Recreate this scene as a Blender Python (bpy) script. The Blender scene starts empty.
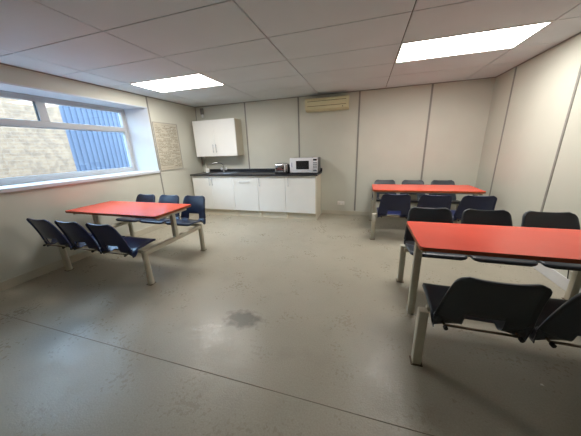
import bpy, bmesh, math, random
from mathutils import Vector, Matrix
random.seed(4)
S = bpy.context.scene
C = S.collection
XR, YB, H, YF = 5.671, 4.974, 2.373, -1.5      # room: x 0..XR, back wall y=YB, ceiling H, wall behind the camera YF

# ------------------------------------------------------------------ camera
F, yaw, pitch, roll = 235.411, -0.305, -0.287, -0.035
fw = Vector((math.sin(yaw)*math.cos(pitch), math.cos(yaw)*math.cos(pitch), math.sin(pitch)))
r0 = Vector((math.cos(yaw), -math.sin(yaw), 0)); u0 = r0.cross(fw)
rt = math.cos(roll)*r0 + math.sin(roll)*u0; up = rt.cross(fw)
cam = bpy.data.objects.new('camera', bpy.data.cameras.new('camera')); C.objects.link(cam)
m = Matrix((rt, up, -fw)).transposed().to_4x4(); m.translation = Vector((3.752, 0, 1.399))
cam.matrix_world = m
cam.data.sensor_fit = 'HORIZONTAL'; cam.data.sensor_width = 36; cam.data.lens = 36*F/581; cam.data.clip_start = .02
S.camera = cam

# ------------------------------------------------------------------ world (overcast sky) and exposure
w = bpy.data.worlds.new('sky'); S.world = w; w.use_nodes = True
bg = w.node_tree.nodes['Background']; bg.inputs[0].default_value = (.46, .71, 1, 1); bg.inputs[1].default_value = 6.6
S.view_settings.view_transform = 'Standard'; S.view_settings.look = 'None'
S.view_settings.gamma = 1; S.view_settings.use_curve_mapping = False
S.view_settings.exposure = 1.32
LAMP = 9.0

# ------------------------------------------------------------------ materials
def L(c):  # sRGB 0-255 to linear
    return tuple(((v/255/12.92) if v/255 <= .04045 else ((v/255+.055)/1.055)**2.4) for v in c) + (1,)
def mat(name, rgb, rough=.5, metal=0, var=.06, scale=6, bump=0, bscale=200, spec=.5, coat=0):
    m = bpy.data.materials.new(name); m.use_nodes = True; nt = m.node_tree; N = nt.nodes; K = nt.links
    b = N['Principled BSDF']; b.inputs['Roughness'].default_value = rough; b.inputs['Metallic'].default_value = metal
    b.inputs['Specular IOR Level'].default_value = spec; b.inputs['Coat Weight'].default_value = coat
    tc = N.new('ShaderNodeTexCoord'); n = N.new('ShaderNodeTexNoise'); n.inputs['Scale'].default_value = scale; n.inputs['Detail'].default_value = 5
    K.new(tc.outputs['Object'], n.inputs['Vector'])
    r = N.new('ShaderNodeValToRGB'); c = L(rgb)
    r.color_ramp.elements[0].position = .3; r.color_ramp.elements[1].position = .7
    r.color_ramp.elements[0].color = tuple(v*(1-var) for v in c[:3])+(1,)
    r.color_ramp.elements[1].color = tuple(min(1, v*(1+var)) for v in c[:3])+(1,)
    K.new(n.outputs['Fac'], r.inputs['Fac']); K.new(r.outputs[0], b.inputs['Base Color'])
    if bump:
        n2 = N.new('ShaderNodeTexNoise'); n2.inputs['Scale'].default_value = bscale; n2.inputs['Detail'].default_value = 3
        K.new(tc.outputs['Object'], n2.inputs['Vector'])
        bp = N.new('ShaderNodeBump'); bp.inputs['Strength'].default_value = bump; bp.inputs['Distance'].default_value = .002
        K.new(n2.outputs['Fac'], bp.inputs['Height']); K.new(bp.outputs[0], b.inputs['Normal'])
    return m
M = {}
M['wall'] = mat('wall_panel', (202, 201, 188), .55, var=.05, scale=1.3, bump=.25, bscale=120)
M['skirt'] = mat('skirting', (196, 190, 172), .5, var=.06, scale=3)
M['batten'] = mat('joint_strip', (140, 137, 130), .5)
M['reveal'] = mat('white_board', (204, 209, 215), .45, var=.02)
M['upvc'] = mat('window_frame', (182, 183, 184), .4, var=.03)
M['gasket'] = mat('black_gasket', (30, 30, 32), .6)
M['tile'] = mat('ceiling_tile', (212, 219, 223), .9, var=.03, scale=2, bump=.4, bscale=300)
M['void'] = mat('ceiling_void', (70, 66, 62), .9)
M['lampframe'] = mat('lamp_frame', (225, 225, 215), .5)
M['red'] = mat('red_laminate', (238, 78, 56), .22, var=.06, scale=2.5, bump=.1, bscale=15)
M['edge'] = mat('table_edge', (150, 72, 30), .5, var=.15, scale=30)
M['steel_paint'] = mat('beige_paint', (194, 188, 170), .4, var=.06, scale=9)
M['bare'] = mat('dull_tube', (112, 100, 84), .4, metal=.5)
M['cap'] = mat('black_rubber', (18, 18, 19), .6)
M['navy'] = mat('navy_plastic', (26, 38, 80), .32, var=.12, scale=5, bump=.25, bscale=260)
M['blue'] = mat('navy_plastic_sheen', (36, 48, 74), .3, var=.12, scale=5, bump=.25, bscale=260)  # navy plastic with its glossy reflection put into the colour, for far seats
M['char'] = mat('charcoal_plastic', (54, 60, 68), .34, var=.1, scale=5, bump=.25, bscale=260)
M['gloss'] = mat('gloss_white', (236, 236, 232), .12, var=.01)
M['carcass'] = mat('cream_carcass', (214, 206, 186), .4, var=.03)
M['worktop'] = mat('black_worktop', (34, 36, 42), .3, var=.4, scale=90)
M['chrome'] = mat('chrome', (205, 205, 208), .2, metal=1, var=.03)
M['brushed'] = mat('brushed_steel', (170, 172, 176), .35, metal=1, var=.06)
M['white'] = mat('white_enamel', (225, 226, 230), .3, var=.02)
M['grey'] = mat('grey_case', (92, 92, 96), .45)
M['black'] = mat('black_glass', (14, 14, 16), .1)
M['ac'] = mat('yellowed_plastic', (214, 207, 168), .45, var=.04)
M['acslot'] = mat('vent_slot', (110, 98, 72), .6)
M['skirt_light'] = mat('pale_skirting', (214, 214, 214), .35, var=.05, scale=3)
M['seam'] = mat('seam_line', (122, 113, 96), .6)
M['silver'] = mat('silver_handle', (168, 170, 174), .3)
M['socket'] = mat('white_socket', (235, 233, 225), .35)
M['ink'] = mat('violet_ink', (70, 50, 120), .5)
M['tarmac'] = mat('yard_concrete', (120, 118, 112), .9)
M['bluesheet'] = mat('blue_sheet', (84, 87, 98), .9, var=.05, scale=2, spec=.1)
M['paper'] = mat('paper_scrap', (230, 228, 220), .8)

def floor_mat():
    m = bpy.data.materials.new('vinyl_floor'); m.use_nodes = True; N = m.node_tree.nodes; K = m.node_tree.links
    b = N['Principled BSDF']; tc = N.new('ShaderNodeTexCoord'); P = tc.outputs['Object']
    def noise(s, d=4, dist=0):
        n = N.new('ShaderNodeTexNoise'); n.inputs['Scale'].default_value = s; n.inputs['Detail'].default_value = d; n.inputs['Distortion'].default_value = dist
        K.new(P, n.inputs['Vector']); return n.outputs['Fac']
    def ramp(src, a, ca, bb, cb):
        r = N.new('ShaderNodeValToRGB'); e = r.color_ramp.elements; e[0].position = a; e[1].position = bb; e[0].color = ca; e[1].color = cb
        K.new(src, r.inputs['Fac']); return r.outputs['Color']
    def mix(fac, A, B, mode='MIX'):
        x = N.new('ShaderNodeMix'); x.data_type = 'RGBA'; x.blend_type = mode
        if isinstance(fac, float): x.inputs[0].default_value = fac
        else: K.new(fac, x.inputs[0])
        for s, v in ((6, A), (7, B)):
            if isinstance(v, tuple): x.inputs[s].default_value = v
            else: K.new(v, x.inputs[s])
        return x.outputs[2]
    def math_(op, a, bb=None):
        x = N.new('ShaderNodeMath'); x.operation = op
        for i, v in enumerate((a, bb)):
            if v is None: continue
            if isinstance(v, (int, float)): x.inputs[i].default_value = v
            else: K.new(v, x.inputs[i])
        return x.outputs[0]
    base = ramp(noise(1.1, 7, .1), .3, L((162, 155, 138)), .7, L((174, 167, 150)))
    speck = ramp(noise(110, 4), .35, (.93, .93, .92, 1), .65, (1.05, 1.05, 1.05, 1))
    col = mix(1.0, base, speck, 'MULTIPLY')
    scuff = ramp(noise(5, 6, .2), .55, (0, 0, 0, 1), .75, (.15, .15, .15, 1))
    col = mix(scuff, col, L((118, 112, 98)))
    # small dark flecks
    fl = ramp(noise(16, 2), .78, (0, 0, 0, 1), .81, (.35, .35, .35, 1)); col = mix(fl, col, L((70, 66, 58)))
    # worn patch
    mp = N.new('ShaderNodeMapping'); mp.vector_type = 'POINT'; mp.inputs['Location'].default_value = (-2.82, -1.50, 0)
    K.new(P, mp.inputs['Vector'])
    mp2 = N.new('ShaderNodeMapping'); mp2.inputs['Rotation'].default_value = (0, 0, .35); mp2.inputs['Scale'].default_value = (3.6, 5.6, 1)
    K.new(mp.outputs[0], mp2.inputs['Vector'])
    ln = N.new('ShaderNodeVectorMath'); ln.operation = 'LENGTH'; K.new(mp2.outputs[0], ln.inputs[0])
    d = math_('SUBTRACT', math_('SUBTRACT', 1.15, ln.outputs['Value']), math_('MULTIPLY', noise(16, 5), .9))
    st = ramp(d, -.02, (0, 0, 0, 1), .35, (.75, .75, .75, 1)); col = mix(st, col, L((84, 80, 70)))
    K.new(col, b.inputs['Base Color'])
    rr = ramp(mix(.5, noise(3.4, 9, .1), noise(38, 6)), .40, (.27, .27, .27, 1), .62, (.46, .46, .46, 1)); K.new(rr, b.inputs['Roughness'])
    b.inputs['Specular IOR Level'].default_value = .5
    bp = N.new('ShaderNodeBump'); bp.inputs['Strength'].default_value = .6; bp.inputs['Distance'].default_value = .002
    K.new(mix(.5, noise(120, 3), noise(30, 6)), bp.inputs['Height']); K.new(bp.outputs[0], b.inputs['Normal'])
    return m
def brick_mat():
    m = bpy.data.materials.new('pale_brick'); m.use_nodes = True; N = m.node_tree.nodes; K = m.node_tree.links
    b = N['Principled BSDF']; b.inputs['Roughness'].default_value = .95; b.inputs['Specular IOR Level'].default_value = .1
    tc = N.new('ShaderNodeTexCoord'); mp = N.new('ShaderNodeMapping'); mp.inputs['Rotation'].default_value = (0, math.radians(90), math.radians(90))
    sx = N.new('ShaderNodeSeparateXYZ'); cx = N.new('ShaderNodeCombineXYZ')
    K.new(tc.outputs['Object'], sx.inputs[0]); K.new(sx.outputs['Y'], cx.inputs['X']); K.new(sx.outputs['Z'], cx.inputs['Y'])
    br = N.new('ShaderNodeTexBrick'); br.inputs['Scale'].default_value = 1; br.inputs['Brick Width'].default_value = .225
    br.inputs['Row Height'].default_value = .075; br.inputs['Mortar Size'].default_value = .008
    br.inputs['Color1'].default_value = L((132, 105, 84)); br.inputs['Color2'].default_value = L((125, 99, 79)); br.inputs['Mortar'].default_value = L((134, 111, 93))
    K.new(cx.outputs[0], br.inputs['Vector'])
    n = N.new('ShaderNodeTexNoise'); n.inputs['Scale'].default_value = 9; n.inputs['Detail'].default_value = 5; K.new(tc.outputs['Object'], n.inputs['Vector'])
    r = N.new('ShaderNodeValToRGB'); r.color_ramp.elements[0].position = .4; r.color_ramp.elements[1].position = .6
    r.color_ramp.elements[0].color = (.82, .82, .84, 1); r.color_ramp.elements[1].color = (1.1, 1.08, 1.05, 1); K.new(n.outputs['Fac'], r.inputs['Fac'])
    x = N.new('ShaderNodeMix'); x.data_type = 'RGBA'; x.blend_type = 'MULTIPLY'; x.inputs[0].default_value = 1
    K.new(br.outputs['Color'], x.inputs[6]); K.new(r.outputs[0], x.inputs[7]); K.new(x.outputs[2], b.inputs['Base Color'])
    return m
def glass_mat():
    m = bpy.data.materials.new('window_glass'); m.use_nodes = True; N = m.node_tree.nodes; K = m.node_tree.links
    N.remove(N['Principled BSDF']); t = N.new('ShaderNodeBsdfTransparent'); g = N.new('ShaderNodeBsdfGlossy'); g.inputs['Roughness'].default_value = .02
    t.inputs[0].default_value = (.93, .95, .95, 1)
    fr = N.new('ShaderNodeFresnel'); ge = N.new('ShaderNodeNewGeometry'); mr = N.new('ShaderNodeMapRange'); mr.inputs['To Min'].default_value = 1.45; mr.inputs['To Max'].default_value = 1/1.45
    K.new(ge.outputs['Backfacing'], mr.inputs['Value']); K.new(mr.outputs[0], fr.inputs['IOR'])      # same reflectance on both faces of the thin pane
    x = N.new('ShaderNodeMixShader')
    K.new(fr.outputs[0], x.inputs[0]); K.new(t.outputs[0], x.inputs[1]); K.new(g.outputs[0], x.inputs[2])
    K.new(x.outputs[0], N['Material Output'].inputs['Surface']); return m
def lamp_mat():
    m = bpy.data.materials.new('lamp_diffuser'); m.use_nodes = True; b = m.node_tree.nodes['Principled BSDF']
    b.inputs['Base Color'].default_value = (.8, .8, .75, 1)
    b.inputs['Emission Color'].default_value = (1, .97, .93, 1); b.inputs['Emission Strength'].default_value = LAMP; return m
def poster_mat():
    m = bpy.data.materials.new('written_sheet'); m.use_nodes = True; N = m.node_tree.nodes; K = m.node_tree.links
    b = N['Principled BSDF']; b.inputs['Roughness'].default_value = .6
    tc = N.new('ShaderNodeTexCoord'); sx = N.new('ShaderNodeSeparateXYZ'); K.new(tc.outputs['Object'], sx.inputs[0])
    def mt(op, a, c=None):
        x = N.new('ShaderNodeMath'); x.operation = op
        for i, v in enumerate((a, c)):
            if v is None: continue
            if isinstance(v, (int, float)): x.inputs[i].default_value = v
            else: K.new(v, x.inputs[i])
        return x.outputs[0]
    z = sx.outputs['Z']; y = sx.outputs['Y']
    row = mt('FRACT', mt('MULTIPLY', z, 36.0)); inrow = mt('LESS_THAN', mt('ABSOLUTE', mt('SUBTRACT', row, .5)), .30)
    cx = N.new('ShaderNodeCombineXYZ'); K.new(mt('MULTIPLY', y, 110.0), cx.inputs[0]); K.new(mt('MULTIPLY', z, 60.0), cx.inputs[1])
    n = N.new('ShaderNodeTexNoise'); n.inputs['Scale'].default_value = 1; n.inputs['Detail'].default_value = 1; K.new(cx.outputs[0], n.inputs['Vector'])
    c2 = N.new('ShaderNodeCombineXYZ'); K.new(mt('MULTIPLY', y, 6.0), c2.inputs[0]); K.new(mt('FLOOR', mt('MULTIPLY', z, 36.0)), c2.inputs[1])
    n2 = N.new('ShaderNodeTexNoise'); n2.inputs['Scale'].default_value = .9; K.new(c2.outputs[0], n2.inputs['Vector'])
    ink = mt('MULTIPLY', mt('MULTIPLY', inrow, mt('GREATER_THAN', n.outputs['Fac'], .48)), mt('GREATER_THAN', n2.outputs['Fac'], .44))
    ed = mt('MULTIPLY', mt('LESS_THAN', mt('ABSOLUTE', y), .27), mt('LESS_THAN', mt('ABSOLUTE', z), .40)); ink = mt('MULTIPLY', ink, ed)
    x = N.new('ShaderNodeMix'); x.data_type = 'RGBA'; K.new(mt('MULTIPLY', ink, .75), x.inputs[0])
    x.inputs[6].default_value = L((188, 182, 164)); x.inputs[7].default_value = L((98, 86, 70)); K.new(x.outputs[2], b.inputs['Base Color']); return m
M['floor'] = floor_mat(); M['brick'] = brick_mat(); M['glass'] = glass_mat(); M['lamp'] = lamp_mat(); M['poster'] = poster_mat()

# ------------------------------------------------------------------ geometry helpers
def B(bm, x0, x1, y0, y1, z0, z1, bev=0, seg=2):
    r = bmesh.ops.create_cube(bm, size=1); vs = r['verts']
    for v in vs: v.co = Vector((x0+(v.co.x+.5)*(x1-x0), y0+(v.co.y+.5)*(y1-y0), z0+(v.co.z+.5)*(z1-z0)))
    if bev:
        es = list({e for v in vs for e in v.link_edges})
        bmesh.ops.bevel(bm, geom=es, offset=bev, segments=seg, affect='EDGES', profile=.5)
def T(bm, pts, r, n=10, rads=None):
    """swept round tube along pts, capped"""
    pts = [Vector(p) for p in pts]; rings = []
    for i, p in enumerate(pts):
        d = (pts[min(i+1, len(pts)-1)] - pts[max(i-1, 0)]).normalized()
        a = Vector((0, 0, 1)) if abs(d.z) < .9 else Vector((1, 0, 0))
        s = d.cross(a).normalized(); t = d.cross(s); rr = rads[i] if rads else r
        rings.append([bm.verts.new(p + rr*(math.cos(2*math.pi*k/n)*s + math.sin(2*math.pi*k/n)*t)) for k in range(n)])
    for a, b in zip(rings, rings[1:]):
        for k in range(n): bm.faces.new((a[k], a[(k+1) % n], b[(k+1) % n], b[k]))
    bm.faces.new(rings[0][::-1]); bm.faces.new(rings[-1])
def prism(bm, poly, x0, x1, axis='x'):
    """extrude a polygon; axis x: poly in (y,z); axis z: poly in (x,y)"""
    def P(a, b, t): return (t, a, b) if axis == 'x' else ((a, t, b) if axis == 'y' else (a, b, t))
    A = [bm.verts.new(P(a, b, x0)) for a, b in poly]; D = [bm.verts.new(P(a, b, x1)) for a, b in poly]; n = len(poly)
    for k in range(n): bm.faces.new((A[k], A[(k+1) % n], D[(k+1) % n], D[k]))
    bm.faces.new(A[::-1]); bm.faces.new(D)
def obj(name, bm, m, parent=None, smooth=False, loc=None):
    bmesh.ops.recalc_face_normals(bm, faces=bm.faces)
    me = bpy.data.meshes.new(name); bm.to_mesh(me); bm.free()
    for x in (m if isinstance(m, (list, tuple)) else [m]): me.materials.append(x)
    if smooth:
        for p in me.polygons: p.use_smooth = True
        me.set_sharp_from_angle(angle=math.radians(40))
    o = bpy.data.objects.new(name, me); C.objects.link(o)
    if parent: o.parent = parent
    if loc: o.location = loc
    return o
def box(name, a, m, parent=None, bev=0, seg=2):
    bm = bmesh.new(); B(bm, *a, bev, seg); return obj(name, bm, m, parent, smooth=bool(bev))
def struct(o): o['kind'] = 'structure'; return o
def thing(name, label, cat, loc=(0, 0, 0), rz=0, group=None):
    o = bpy.data.objects.new(name, None); C.objects.link(o); o.location = loc; o.rotation_euler = (0, 0, rz)
    o.empty_display_size = .1; o['label'] = label; o['category'] = cat
    if group: o['group'] = group
    return o
def tag(o, label, cat, group=None):
    o['label'] = label; o['category'] = cat
    if group: o['group'] = group
    return o

# ------------------------------------------------------------------ the room shell
struct(box('floor', (-.45, XR+.1, YF-.1, YB+.1, -.1, 0), M['floor']))
struct(box('wall_back', (-.45, XR+.1, YB, YB+.12, 0, 2.6), M['wall']))
struct(box('wall_right', (XR, XR+.12, YF, YB, 0, 2.6), M['wall']))
struct(box('wall_front', (-.45, XR+.1, YF-.12, YF, 0, 2.6), M['wall']))
WY0, WY1, WZ0, WZ1 = 1.05, 3.64, 1.04, 2.19
bm = bmesh.new()
B(bm, -.45, 0, YF, YB, 0, WZ0); B(bm, -.45, 0, YF, YB, WZ1, 2.6); B(bm, -.45, 0, WY1, YB, WZ0, WZ1); B(bm, -.45, 0, YF, WY0, WZ0, WZ1)
struct(obj('wall_left', bm, M['wall']))
# suspended ceiling: dark void board above separate mineral tiles
gx = [.446+1.2*k for k in range(5)]; gy = [1.751+.611*j for j in range(-7, 6)]
xs = [0]+gx+[XR]; ys = [YF]+[y for y in gy if y > YF+.05]+[YB]
lamps = [(0, 2), (3, 2)]
lampcells = {(round(gx[i], 3), round(1.751+.611*j, 3)) for i, j in lamps}
bm = bmesh.new()
for a, b in zip(xs, xs[1:]):
    for c, d in zip(ys, ys[1:]):
        if (round(a, 3), round(c, 3)) in lampcells: continue
        B(bm, a+.005, b-.005, c+.005, d-.005, H, H+.015, .002, 1)
B(bm, -.1, XR+.1, YF, YB, H+.013, H+.12)
for f in bm.faces:
    if f.calc_center_median().z > H+.0125 or False: f.material_index = 1
o = struct(obj('ceiling', bm, [M['tile'], M['void']]))
# perimeter angle trims
struct(box('trim_1', (0, .012, YF, YB, H-.012, H), M['batten']))
struct(box('trim_2', (XR-.012, XR, YF, YB, H-.012, H), M['batten']))
struct(box('trim_3', (0, XR, YB-.012, YB, H-.010, H), M['batten']))
n = 4
for x in (1.251, 2.433, 3.607, 4.791):
    struct(box('trim_%d' % n, (x-.015, x+.015, YB-.006, YB, .1, H), M['batten'])); n += 1
for y in (4.415, 3.236, 2.06, .88, -.3, -1.48):
    struct(box('trim_%d' % n, (XR-.006, XR, y-.014, y+.014, .12, H), M['batten'])); n += 1
for z0, z1 in ((.1, 1.035), (1.035, H)):
    struct(box('trim_%d' % n, (0, .006, 3.650, 3.674, z0, z1), M['batten'])); n += 1
for y in (YB-.008, ):
    struct(box('trim_%d' % n, (0, .008, y-.004, y+.008, .1, H), M['batten'])); n += 1
struct(box('baseboard_left', (0, .014, YF, YB, 0, .1), M['skirt'], bev=.003, seg=1))
struct(box('baseboard_back', (2.925, XR-.014, YB-.014, YB, 0, .09), M['skirt'], bev=.003, seg=1))
struct(box('baseboard_right', (XR-.014, XR, YF, YB, 0, .12), M['skirt_light'], bev=.003, seg=1))
# floor seam strip
struct(box('trim_%d' % n, (0.014, XR-.014, .975, .979, 0, .0012), M['seam'])); n += 1

# ------------------------------------------------------------------ window
XF = -.40
bm = bmesh.new(); prism(bm, [(0, WY1), (XF-.02, 3.51), (XF-.02, WY1)], WZ0+.04, WZ1, 'z'); struct(obj('trim_%d' % n, bm, M['reveal'])); n += 1
bm = bmesh.new(); prism(bm, [(0, WY0), (XF-.02, WY0), (XF-.02, 1.15)], WZ0+.04, WZ1, 'z'); struct(obj('trim_%d' % n, bm, M['reveal'])); n += 1
struct(box('trim_%d' % n, (XF-.02, -.002, WY0, WY1, WZ1-.018, WZ1), M['reveal'])); n += 1
wt = thing('window_1', '', ''); del wt['label'], wt['category']; wt['kind'] = 'structure'
def wpart(name, bm, m): o = obj(name, bm, m, wt); return o
bm = bmesh.new(); B(bm, XF-.02, .03, WY0, WY1, WZ0, WZ0+.045, .006); wpart('window_sill', bm, M['reveal'])
bm = bmesh.new(); y0, y1, z0, z1 = 1.15, 3.51, 1.085, 2.172
muls = [2.318]
for a in ((y0, y1, z0, z0+.07), (y0, y1, z1-.07, z1), (y0, y0+.075, z0+.07, z1-.07), (y1-.07, y1, z0+.07, z1-.07)):
    B(bm, XF-.06, XF, *a, .006)
B(bm, XF-.06, XF+.002, y0+.07, y1-.065, 1.785, 1.862, .006)
for q in muls: B(bm, XF-.06, XF+.004, q-.05, q+.05, 1.86, z1-.065, .006)
# slimmer inner sash steps
for a in ((y0+.075, y1-.085, 1.155, 1.170), (y0+.075, y1-.085, 1.772, 1.787)): B(bm, XF-.05, XF-.018, *a)
wpart('window_frame', bm, M['upvc'])
bm = bmesh.new()   # raised outer bead round the frame and a drip bead under the transom
for a in ((y0, y1, z0, z0+.018), (y0, y1, z1-.018, z1), (y0, y0+.02, z0+.018, z1-.018), (y1-.02, y1, z0+.018, z1-.018)): B(bm, XF, XF+.014, *a, .003, 1)
B(bm, XF+.002, XF+.012, y0+.07, y1-.07, 1.785, 1.797, .003, 1)
wpart('frame_bead', bm, M['upvc'])
bm = bmesh.new()
B(bm, XF-.045, XF-.012, muls[0]-.058, muls[0]-.05, 1.86, z1-.07); wpart('gasket', bm, M['gasket'])
for a in ((y0+.07, y1-.065, 1.15, 1.79), (y0+.07, muls[0]-.04, 1.855, 2.11), (muls[0]+.04, y1-.065, 1.855, 2.11)):
    bm = bmesh.new(); B(bm, XF-.036, XF-.032, *a); wpart('pane', bm, M['glass'])

# ------------------------------------------------------------------ outside
struct(box('ground_outside', (-12, -.45, -14, 16, -.35, -.25), M['tarmac']))
tag(box('brick_building', (-6.5, -3.5, -9, 4.40, -.25, 2.9), M['brick']), 'pale brick building seen through the window, left of the blue cladding', 'building')
bm = bmesh.new(); poly = []; y = 4.41; k = 0
prof = []
while y < 11:
    prof += [(-3.52, y), (-3.52, y+.075), (-3.485, y+.095), (-3.485, y+.115)]; y += .135
A = [bm.verts.new((x, yy, -.25)) for x, yy in prof]; D = [bm.verts.new((x, yy, 2.95)) for x, yy in prof]
for k in range(len(prof)-1): bm.faces.new((A[k], A[k+1], D[k+1], D[k]))
B(bm, -6, -3.53, 4.41, 11, -.25, 2.95)
tag(obj('metal_clad_building', bm, M['bluesheet']), 'light blue ribbed metal cladding seen through the right of the window', 'building')

# ------------------------------------------------------------------ ceiling lamps
ll = {0: 'lit rectangular ceiling panel lamp above the left table, near the window', 1: 'lit rectangular ceiling panel lamp above the right-hand tables'}
for q, (i, j) in enumerate(lamps):
    x0, y0 = gx[i], 1.751+.611*j
    t = thing('ceiling_light', ll[q], 'ceiling light', (x0+.6, y0+.3055, H), group='recessed ceiling panel lights')
    bm = bmesh.new(); e = .005; s = .012; hx, hy = .6-e, .3055-e
    for a in ((-hx, hx, -hy, -hy+s), (-hx, hx, hy-s, hy), (-hx, -hx+s, -hy+s, hy-s), (hx-s, hx, -hy+s, hy-s)): B(bm, *a, -.004, .012)
    obj('lamp_frame', bm, M['lampframe'], t)
    bm = bmesh.new(); B(bm, -hx+s, hx-s, -hy+s, hy-s, -.001, .011); obj('diffuser', bm, M['lamp'], t)

# ------------------------------------------------------------------ canteen tables with fixed seats
PROF = [(.195, .420), (.188, .438), (.16, .448), (.08, .438), (0, .424), (-.08, .411), (-.13, .404), (-.160, .403), (-.178, .410), (-.189, .432), (-.197, .470),
        (-.206, .520), (-.221, .580), (-.238, .640), (-.255, .690), (-.270, .730), (-.280, .757)]
def shell_mesh():
    # resample the profile smoothly (Catmull-Rom), then sweep it across the width
    P = [Vector(p) for p in PROF]; pts = []
    for i in range(len(P)-1):
        a, b, c, d = P[max(i-1, 0)], P[i], P[i+1], P[min(i+2, len(P)-1)]
        for t in (0, .5):
            pts.append(.5*((2*b)+(c-a)*t+(2*a-5*b+4*c-d)*t*t+(3*b-a-3*c+d)*t**3))
    pts.append(P[-1]); nv = len(pts)
    s = [0]
    for a, b in zip(pts, pts[1:]): s.append(s[-1]+(b-a).length)
    tot = s[-1]; bm = bmesh.new(); nu = 24; G = []
    for j, p in enumerate(pts):
        fb = min(1, max(0, (p.y-.44)/.30)) if s[j] > .35 else 0      # 0 on the seat, 1 at the top of the back
        hw = .222 if s[j] < .30 else .222-.036*fb
        for r, dd in ((.05, s[j]), (.05, tot-s[j])):
            if dd < r: hw -= r-math.sqrt(max(0, r*r-(r-dd)**2))
        tg = (pts[min(j+1, nv-1)]-pts[max(j-1, 0)]).normalized(); nrm = Vector((tg.y, -tg.x))   # towards the sitter
        if nrm.y < 0 and s[j] < .3: nrm = -nrm
        if s[j] >= .3 and nrm.x < 0: nrm = -nrm
        row = []
        for i in range(nu+1):
            u = -1+2*i/nu; side = abs(u)**3
            k = min(1, s[j]/.33); dep = .022*side*k if s[j] < .34 else .040*abs(u)**2.2*(1-.6*fb)
            q = p+nrm*dep
            row.append(bm.verts.new((u*hw, q.x, q.y)))
        G.append(row)
    for j in range(nv-1):
        for i in range(nu):
            zc = (pts[j].y+pts[j+1].y)/2; uc = abs(-1+2*(i+.5)/nu)
            if pts[j].x < -.095 and zc < .482 and uc < .42: continue      # the slot between seat and back
            bm.faces.new((G[j][i], G[j][i+1], G[j+1][i+1], G[j+1][i]))
    # rolled rim all round the outer edge, turned away from the sitter
    bmesh.ops.recalc_face_normals(bm, faces=bm.faces)
    # make normals face the sitter (up on the seat)
    f = min(bm.faces, key=lambda f: (f.calc_center_median()-Vector((0, 0, .432))).length)
    if f.normal.z < 0: bmesh.ops.reverse_faces(bm, faces=bm.faces)
    bm.normal_update()
    outer = G[0][:]+[r[-1] for r in G[1:]]+G[-1][-2::-1]+[r[0] for r in G[-2:0:-1]]
    cen = Vector((0, -.05, .5)); new = []
    for v in outer:
        out = Vector((math.copysign(1, v.co.x) if abs(v.co.x) > .12 else 0, 0, 0))*.5
        new.append(bm.verts.new(v.co - v.normal*.016 + out*.006))
    k = len(outer)
    for i in range(k): bm.faces.new((outer[i], outer[(i+1) % k], new[(i+1) % k], new[i]))
    me = bpy.data.meshes.new('seat'); bm.to_mesh(me); bm.free()
    for p in me.polygons: p.use_smooth = True
    return me
SHELL = shell_mesh()
def seat_bits(mt_):
    me = SHELL.copy(); me.materials.append(mt_)
    bm = bmesh.new()
    for sx in (-.175, .175): T(bm, [(sx*.8, .14, .418), (sx*.8, 0, .408), (sx, -.12, .394), (sx, -.196, .393)], .0065, 8)
    T(bm, [(-.175, -.176, .393), (.175, -.176, .393)], .007, 8)
    T(bm, [(-.14, .05, .409), (.14, .05, .409)], .008, 8)
    br = bpy.data.meshes.new('seat_bracket'); bmesh.ops.recalc_face_normals(bm, faces=bm.faces); bm.to_mesh(br); bm.free(); br.materials.append(M['bare'])
    for p in br.polygons: p.use_smooth = True
    caps = []
    for sx in (-.175, .175):
        bm = bmesh.new(); T(bm, [(sx, -.190, .393), (sx, -.208, .393)], .0115, 10)
        c = bpy.data.meshes.new('end_cap'); bmesh.ops.recalc_face_normals(bm, faces=bm.faces); bm.to_mesh(c); bm.free(); c.materials.append(M['cap']); caps.append(c)
    bm = bmesh.new(); T(bm, [(0, -.256, .62), (0, -.262, .622)], .007, 8)
    return me, br, caps
def link(name, me, parent, loc=(0, 0, 0), rz=0):
    o = bpy.data.objects.new(name, me); C.objects.link(o); o.parent = parent; o.location = loc; o.rotation_euler = (0, 0, rz); return o
def tabletop(hx, hy, z0, z1):
    bm = bmesh.new(); r = .03; poly = []
    for cx, cy, a0 in ((hx-r, hy-r, 0), (-hx+r, hy-r, 90), (-hx+r, -hy+r, 180), (hx-r, -hy+r, 270)):
        for k in range(5):
            a = math.radians(a0+k*22.5); poly.append((cx+r*math.cos(a), cy+r*math.sin(a)))
    prism(bm, poly, z0, z1-.0015, 'z'); 
    for f in bm.faces: f.material_index = 1
    n0 = len(bm.faces); bm2 = bm; prism(bm2, [(x*.9985, y*.997) for x, y in poly], z1-.0015, z1, 'z')
    bm.faces.ensure_lookup_table()
    for f in list(bm.faces)[n0:]: f.material_index = 0
    return bm
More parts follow.
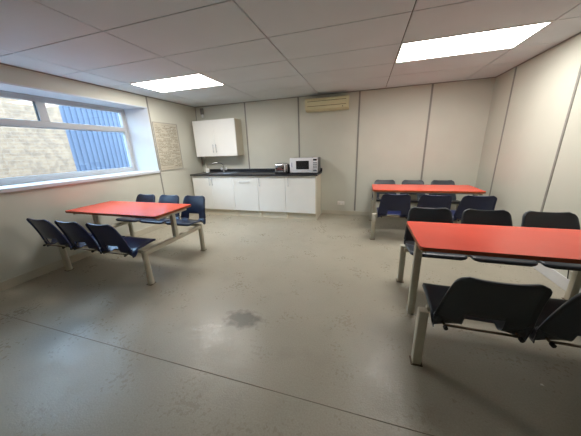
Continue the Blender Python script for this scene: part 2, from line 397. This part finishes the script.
def canteen(label, cx, cy, hx, legx, legy, sdx, near, far, style, group, pitch=.485, jog=0, fdx=0, sc=(1, 1, 1), lift=0):
    t = thing('canteen_table', label, 'table with seats', (cx, cy, 0), group=group)
    obj('tabletop', tabletop(hx, .30, .710, .737), [M['red'], M['edge']], t)
    lw = .027
    bm = bmesh.new()
    for y in (-.2, .2): B(bm, -legx, legx, y-.015, y+.015, .680, .710, .003, 1)
    for x in (-legx, legx): B(bm, x-.015, x+.015, -.24, .24, .672, .702, .003, 1)
    obj('table_frame', bm, M['steel_paint'], t)
    yc = .43
    for s in (-1, 1):
        ry = s*(legy)
        bm = bmesh.new(); B(bm, -legx, legx, s*(yc+.03)-.016, s*(yc+.03)+.016, .372, .404, .004); obj('seat_rail', bm, M['steel_paint'], t, True)
        for x in (-legx-(jog if s < 0 else 0), legx):
            bm = bmesh.new()
            if style == 'round':
                T(bm, [(x, ry, 0.004), (x, ry, .03), (x, ry, .392)], .03, 14, rads=[.034, .034, .029])
            else: B(bm, x-lw, x+lw, ry-lw, ry+lw, .004, .412, .006)
            lg = obj('leg', bm, M['steel_paint'], t, True)
            bm = bmesh.new(); B(bm, x-.036, x+.036, ry-.036, ry+.036, 0, .006, .002, 1); obj('foot', bm, M['bare'], lg)
    for x in (-legx, legx):
        bm = bmesh.new()
        if style == 'round' :
            B(bm, x-.026, x+.026, -.024, .024, .385, .700, .006); obj('post', bm, M['steel_paint'], t, True)
            bm = bmesh.new(); B(bm, x-.024, x+.024, -legy, legy, .345, .395, .006); obj('crossbeam', bm, M['steel_paint'], t, True)
        else:
            B(bm, x+.02-lw, x+.02+lw, -lw+.005, lw+.005, .0, .700, .006); obj('post', bm, M['steel_paint'], t, True)
            if x > 0: bm = bmesh.new(); B(bm, x-.02, x+.02, -legy, legy, .350, .390, .006); obj('crossbeam', bm, M['steel_paint'], t, True)
    yc = .43
    for s, mt_ in ((-1, near), (1, far)):
        me, br, caps = seat_bits(M[mt_])
        for k in (-1, 0, 1):
            rz = 0 if s < 0 else math.pi
            o = link('seat', me, t, (sdx+pitch*k+(fdx if s > 0 else 0), s*yc, .008 if s > 0 else -.004), rz)
            o.scale = sc; o.location.z += lift
            md = o.modifiers.new('solid', 'SOLIDIFY'); md.thickness = .004; md.offset = 0
            b = link('seat_bracket', br, o)
            for c in caps: link('end_cap', c, b) if False else link('end_cap', c, o)
    return t
canteen('red canteen table with six dark blue seats, by the window at left', .87, 2.22, .73, .67, .465, -.043, 'navy', 'blue', 'round', 'red canteen tables with fixed seats', pitch=.465, fdx=.052, sc=(.95, .93, .955), lift=.032)
canteen('red canteen table near the back right corner, navy seats on its near side', 4.645, 4.16, .745, .715, .515, .035, 'navy', 'char', 'square', 'red canteen tables with fixed seats', fdx=-.05, sc=(.95, .95, .955), lift=.026)
canteen('large red canteen table nearest the camera at right, with charcoal seats', 4.88, 1.94, .74, .70, .52, .018, 'char', 'char', 'square', 'red canteen tables with fixed seats', jog=.03, pitch=.48)

# ------------------------------------------------------------------ kitchen run
FY = 4.44
def vbar(bm, x, y, z0, z1, r=.006):
    T(bm, [(x, y-.028, z0), (x, y-.028, z1)], r, 8)
    for z in (z0+.02, z1-.02): T(bm, [(x, y, z), (x, y-.028, z)], r*.8, 8)
def hbar(bm, x0, x1, y, z, r=.006):
    T(bm, [(x0, y-.028, z), (x1, y-.028, z)], r, 8)
    for x in (x0+.02, x1-.02): T(bm, [(x, y, z), (x, y-.028, z)], r*.8, 8)
def base_unit(label, x0, x1, fronts, endr=True):
    cx = (x0+x1)/2; t = thing('base_cabinet', label, 'kitchen cabinet', (cx, FY, 0), group='white gloss base cabinets')
    a, b = x0-cx, x1-cx; D = YB-FY-.004
    bm = bmesh.new()
    B(bm, a+.002, a+.020, .02, D, 0, .890); B(bm, b-.020, b-.002, .02 if not endr else 0, D, 0, .890)
    B(bm, a+.020, b-.020, .02, D, .14, .158); B(bm, a+.020, b-.020, D-.012, D, .158, .890); B(bm, a+.02, b-.02, .02, .1, .872, .890); B(bm, a+.02, b-.02, D-.1, D-.012, .872, .890)
    obj('carcass', bm, M['carcass'], t)
    bm = bmesh.new(); B(bm, a+.020, b-.020, .05, .066, .0, .14); obj('plinth', bm, M['carcass'], t)
    for (p, q, kind, hxx) in fronts:
        bm = bmesh.new(); B(bm, p-cx+.0015, q-cx-.0015, 0, .019, .142, .886, .002, 1); d = obj('door', bm, M['gloss'], t, True)
        bm = bmesh.new()
        if kind == 'v': vbar(bm, hxx-cx, 0, .675, .845)
        else: hbar(bm, hxx-cx-.12, hxx-cx+.12, 0, .765)
        obj('handle', bm, M['silver'], d, True)
base_unit('white gloss double door cabinet under the sink, in the left corner', .075, 1.098, [(.075, .563, 'v', .53), (.563, 1.098, 'v', .597)], False)
base_unit('white base cabinet with one wide horizontal handle, right of the sink cabinet', 1.100, 1.668, [(1.100, 1.668, 'h', 1.38)], False)
base_unit('white single door base cabinet below the toaster', 1.670, 2.262, [(1.670, 2.262, 'v', 1.715)], False)
base_unit('white base cabinet at the right end under the microwave', 2.264, 2.895, [(2.264, 2.877, 'v', 2.335)], True)
t = thing('worktop', 'long black worktop with low upstand across all the base cabinets', 'worktop', (0, 4.40, .884))
bm = bmesh.new(); D = YB-.002-4.40
sx0, sx1, sy0, sy1 = .30, .66, .12, .48
for a in ((.065, sx0, 0, D), (sx1, 2.92, 0, D), (sx0, sx1, 0, sy0), (sx0, sx1, sy1, D)): B(bm, *a, .006, .036)
obj('worktop_slab', bm, M['worktop'], t)
bm = bmesh.new(); B(bm, .065, 2.92, D-.018, D, .036, .104, .003, 1); obj('upstand', bm, M['worktop'], t, True)
# sink
t = thing('sink', 'stainless steel sink with drainer set into the black worktop', 'sink', (0, 4.40, .920))
bm = bmesh.new()
for a in ((.26, .302, .08, .52), (.658, 1.02, .08, .52), (.302, .658, .08, .122), (.302, .658, .478, .52)): B(bm, *a, 0, .005)
obj('rim', bm, M['brushed'], t)
bm = bmesh.new(); w0 = (.302, .658, .122, .478)
for a in ((.302, .305, .122, .478), (.655, .658, .122, .478), (.305, .655, .122, .125), (.305, .655, .475, .478)): B(bm, *a, -.15, 0)
B(bm, .302, .658, .122, .478, -.153, -.15); obj('bowl', bm, M['brushed'], t)
bm = bmesh.new()
for k in range(7): B(bm, .70, 1.0, .15+k*.045, .157+k*.045, .005, .009)
obj('drainer_ridge', bm, M['brushed'], t)
t = thing('mixer_tap', 'chrome mixer tap with raised spout standing behind the sink', 'tap', (.63, 4.885, .9255))
bm = bmesh.new(); T(bm, [(0, 0, 0), (0, 0, .012), (0, 0, .02), (0, 0, .06)], .02, 14, rads=[.028, .028, .02, .018])
T(bm, [(-.05, 0, .05), (.05, 0, .05)], .015, 10); obj('tap_body', bm, M['chrome'], t, True)
bm = bmesh.new(); T(bm, [(0, 0, .05), (0, 0, .13), (-.02, -.02, .19), (-.07, -.06, .215), (-.15, -.11, .215), (-.19, -.14, .20), (-.195, -.145, .175)], .010, 10); obj('spout', bm, M['chrome'], t, True)
for s in (-1, 1):
    bm = bmesh.new(); T(bm, [(s*.05, 0, .05), (s*.058, 0, .055), (s*.066, 0, .09), (s*.068, 0, .10)], .016, 10, rads=[.014, .022, .024, .015]); obj('tap_handle', bm, M['white'], t, True)
# cup: open lathe
def lathe(bm, prof, n=20, c=(0, 0)):
    R = []
    for r, z in prof: R.append([bm.verts.new((c[0]+r*math.cos(2*math.pi*k/n), c[1]+r*math.sin(2*math.pi*k/n), z)) for k in range(n)])
    for a, b in zip(R, R[1:]):
        for k in range(n): bm.faces.new((a[k], a[(k+1) % n], b[(k+1) % n], b[k]))
    bm.faces.new(R[0][::-1]); bm.faces.new(R[-1])
t = thing('mug', 'small white mug at the left end of the sink', 'mug', (.235, 4.80, .920))
bm = bmesh.new(); lathe(bm, [(.036, 0), (.042, .005), (.043, .10), (.039, .10), (.037, .012)]); obj('mug_body', bm, M['socket'], t, True)
bm = bmesh.new(); T(bm, [(.04, 0, .025), (.062, 0, .03), (.07, 0, .05), (.062, 0, .072), (.04, 0, .078)], .005, 8); obj('mug_handle', bm, M['socket'], t, True)
# pipe from the wall cabinet to the worktop
bm = bmesh.new(); T(bm, [(.10, 4.955, .92), (.10, 4.955, 1.28)], .009, 10)
for z in (1.0, 1.2): B(bm, .088, .112, 4.944, 4.972, z, z+.012)
tag(obj('water_pipe', bm, M['socket'], None, True), 'thin white pipe rising from worktop to wall cabinet in the corner', 'pipe')

# wall cabinet
t = thing('wall_cabinet', 'white gloss two door wall cabinet hung above the sink', 'kitchen cabinet', (.62, 4.674, 1.29))
bm = bmesh.new(); a, b, D = -.52, .515, YB-.002-4.674
B(bm, a, a+.018, .02, D, 0, .75); B(bm, b-.018, b, .02, D, 0, .75); B(bm, a+.018, b-.018, .02, D, 0, .018); B(bm, a+.018, b-.018, .02, D, .732, .75); B(bm, a+.018, b-.018, D-.01, D, .018, .732)
obj('carcass', bm, M['carcass'], t)
for p, q, hx in ((a, -.012, -.05), (-.012, b, .022)):
    bm = bmesh.new(); B(bm, p+.0015, q-.0015, 0, .019, .0, .75, .002, 1); d = obj('door', bm, M['gloss'], t, True)
    bm = bmesh.new(); vbar(bm, hx, 0, .075, .25); obj('handle', bm, M['silver'], d, True)

# toaster
t = thing('toaster', 'chrome two slice toaster with black knobs, left of the microwave', 'toaster', (2.155, 4.63, .920))
t.scale = (1.12, 1.12, 1.14)
bm = bmesh.new(); B(bm, -.125, .125, -.08, .08, .012, .175, .035, 5)
obj('toaster_body', bm, M['chrome'], t, True)
bm = bmesh.new(); B(bm, -.12, .12, -.075, .075, 0, .02, .004); B(bm, .100, .128, -.066, .066, .02, .15, .01); obj('toaster_base', bm, M['cap'], t, True)
bm = bmesh.new(); B(bm, -.09, .09, -.035, -.012, .1735, .1765); B(bm, -.09, .09, .012, .035, .1735, .1765); obj('bread_slot', bm, M['black'], t)
for x in (-.085, .035):
    bm = bmesh.new(); T(bm, [(x, -.079, .09), (x, -.098, .09)], .014, 14); obj('knob', bm, M['cap'], t, True)
bm = bmesh.new(); B(bm, .070, .085, -.092, -.079, .03, .15, .003); obj('lever', bm, M['white'], t, True)

# microwave
t = thing('microwave', 'white microwave oven with black door window at the worktop end', 'microwave', (2.625, 4.56, .920), 0)
t.scale = (1.09, 1, 1.07)
bm = bmesh.new(); B(bm, -.255, .245, .015, .36, .012, .275, .006); obj('microwave_case', bm, M['grey'], t, True)
bm = bmesh.new(); B(bm, -.26, .155, -.012, .016, .012, .280, .010, 3); d = obj('microwave_door', bm, M['white'], t, True)
bm = bmesh.new(); B(bm, -.140, .095, -.0145, -.011, .075, .225, .003); obj('door_window', bm, M['black'], d)
bm = bmesh.new()
for k in range(9): B(bm, -.135, .090, -.0150, -.0143, .085+k*.015, .087+k*.015)
obj('window_mesh_line', bm, M['grey'], d)
bm = bmesh.new()
for k, hh in enumerate((.010, .007, .010, .006, .010, .008, .009)): B(bm, -.226, -.210 if k % 2 else -.214, -.0135, -.0117, .115+k*.012, .115+k*.012+hh*.8)
obj('side_lettering', bm, M['ink'], d)
bm = bmesh.new(); B(bm, .120, .135, -.040, -.030, .06, .24, .004); B(bm, .121, .134, -.032, -.010, .062, .078); B(bm, .121, .134, -.032, -.010, .222, .238); obj('door_handle', bm, M['white'], d, True)
bm = bmesh.new(); B(bm, .157, .250, -.010, .016, .012, .280, .006); p = obj('control_panel', bm, M['white'], t, True)
bm = bmesh.new(); B(bm, .172, .238, -.0125, -.0098, .225, .255); obj('display', bm, M['black'], p)
for r in range(4):
    for c in range(3):
        bm = bmesh.new(); B(bm, .172+c*.023, .190+c*.023, -.0120, -.0098, .09+r*.03, .108+r*.03, .001, 1); obj('button', bm, M['grey'], p)
bm = bmesh.new(); B(bm, .172, .236, -.0125, -.0098, .035, .07, .001, 1); obj('door_button', bm, M['grey'], p)
for x in (-.22, .21):
    for y in (.04, .32): bm = bmesh.new(); T(bm, [(x, y, .0), (x, y, .014)], .014, 10); obj('foot', bm, M['cap'], t)

# air conditioner
t = thing('air_conditioner', 'cream wall mounted air conditioner just below the ceiling', 'air conditioner', (3.02, YB-.002, 2.07))
bm = bmesh.new(); prism(bm, [(0, 0), (-.13, 0), (-.185, .025), (-.20, .06), (-.20, .185), (-.18, .215), (0, .215)], -.385, .385)
obj('unit_body', bm, M['ac'], t)
for s in (-1, 1):
    bm = bmesh.new(); x0, x1 = (.385, .402) if s > 0 else (-.402, -.385)
    prism(bm, [(0, 0), (-.135, 0), (-.19, .022), (-.206, .06), (-.206, .188), (-.184, .219), (0, .219)], x0, x1); obj('end_panel', bm, M['ac'], t)
bm = bmesh.new()
for z in (.155, .072): B(bm, -.36, .36, -.2025, -.19, z, z+.008)
obj('air_slot', bm, M['acslot'], t)
bm = bmesh.new(); B(bm, -.355, .355, -.206, -.198, .085, .148, .003); obj('front_grille', bm, M['ac'], t)
bm = bmesh.new(); B(bm, .29, .306, -.205, -.199, .034, .048); obj('indicator', bm, M['cap'], t)
bm = bmesh.new(); B(bm, -.34, .34, -.178, -.06, .212, .2165); obj('top_vent', bm, M['cap'], t)

# motion detector over the wall cabinet
t = thing('motion_detector', 'small grey motion detector high in the left back corner', 'detector', (.19, YB-.002, 2.14))
bm = bmesh.new(); B(bm, -.035, .035, -.05, 0, .06, .19, .012, 3); obj('detector_body', bm, M['batten'], t, True)
bm = bmesh.new(); lathe(bm, [(.01, -.01), (.022, 0), (.024, .03), (.016, .06)], 14, (.008, -.03)); obj('detector_lens', bm, M['white'], t, True)

# wall socket
t = thing('wall_socket', 'white double socket low on the back wall right of the cabinets', 'socket', (3.32, YB-.001, .21))
bm = bmesh.new(); B(bm, -.073, .073, -.010, 0, 0, .086, .003); obj('face_plate', bm, M['socket'], t, True)
for s in (-1, 1):
    bm = bmesh.new(); B(bm, s*.022-.006, s*.022+.006, -.014, -.009, .055, .075); obj('switch', bm, M['white'], t)
    bm = bmesh.new()
    for dx, dz in ((0, .036), (-.011, .018), (.011, .018)): B(bm, s*.040+dx-.003, s*.040+dx+.003, -.0108, -.0095, dz, dz+.007)
    obj('pin_hole', bm, M['cap'], t)
t = thing('cable_outlet', 'small outlet low on the right wall behind the near table', 'socket', (XR-.001, 2.65, .20))
bm = bmesh.new(); B(bm, -.009, 0, -.035, .035, 0, .07, .003); obj('face_plate', bm, M['socket'], t, True)
bm = bmesh.new(); T(bm, [(-.01, 0, .04), (-.025, 0, .036), (-.028, 0, .01), (-.02, 0, -.04), (-.008, .01, -.08)], .004, 8); obj('cable', bm, M['cap'], t, True)

# poster
t = thing('notice_sheet', 'large yellowed sheet of faint writing on the left wall beside the window', 'notice', (.004, 3.99, 1.51))
bm = bmesh.new(); B(bm, 0, .004, -.295, .295, -.437, .437); obj('sheet', bm, M['poster'], t)
bm = bmesh.new()
for a in ((-.303, .303, .437, .445), (-.303, .303, -.445, -.437), (-.303, -.295, -.437, .437), (.295, .303, -.437, .437)): B(bm, -.003, .008, *a)
obj('frame', bm, M['batten'], t)

bm = bmesh.new(); prism(bm, [(-.008, -.005), (.009, -.006), (.006, .007), (-.006, .005)], 0, .003, 'z')
tag(obj('paper_scrap', bm, M['paper'], None, loc=(4.83, 1.438, 0)), 'tiny white scrap on the floor under the nearest seats', 'litter')
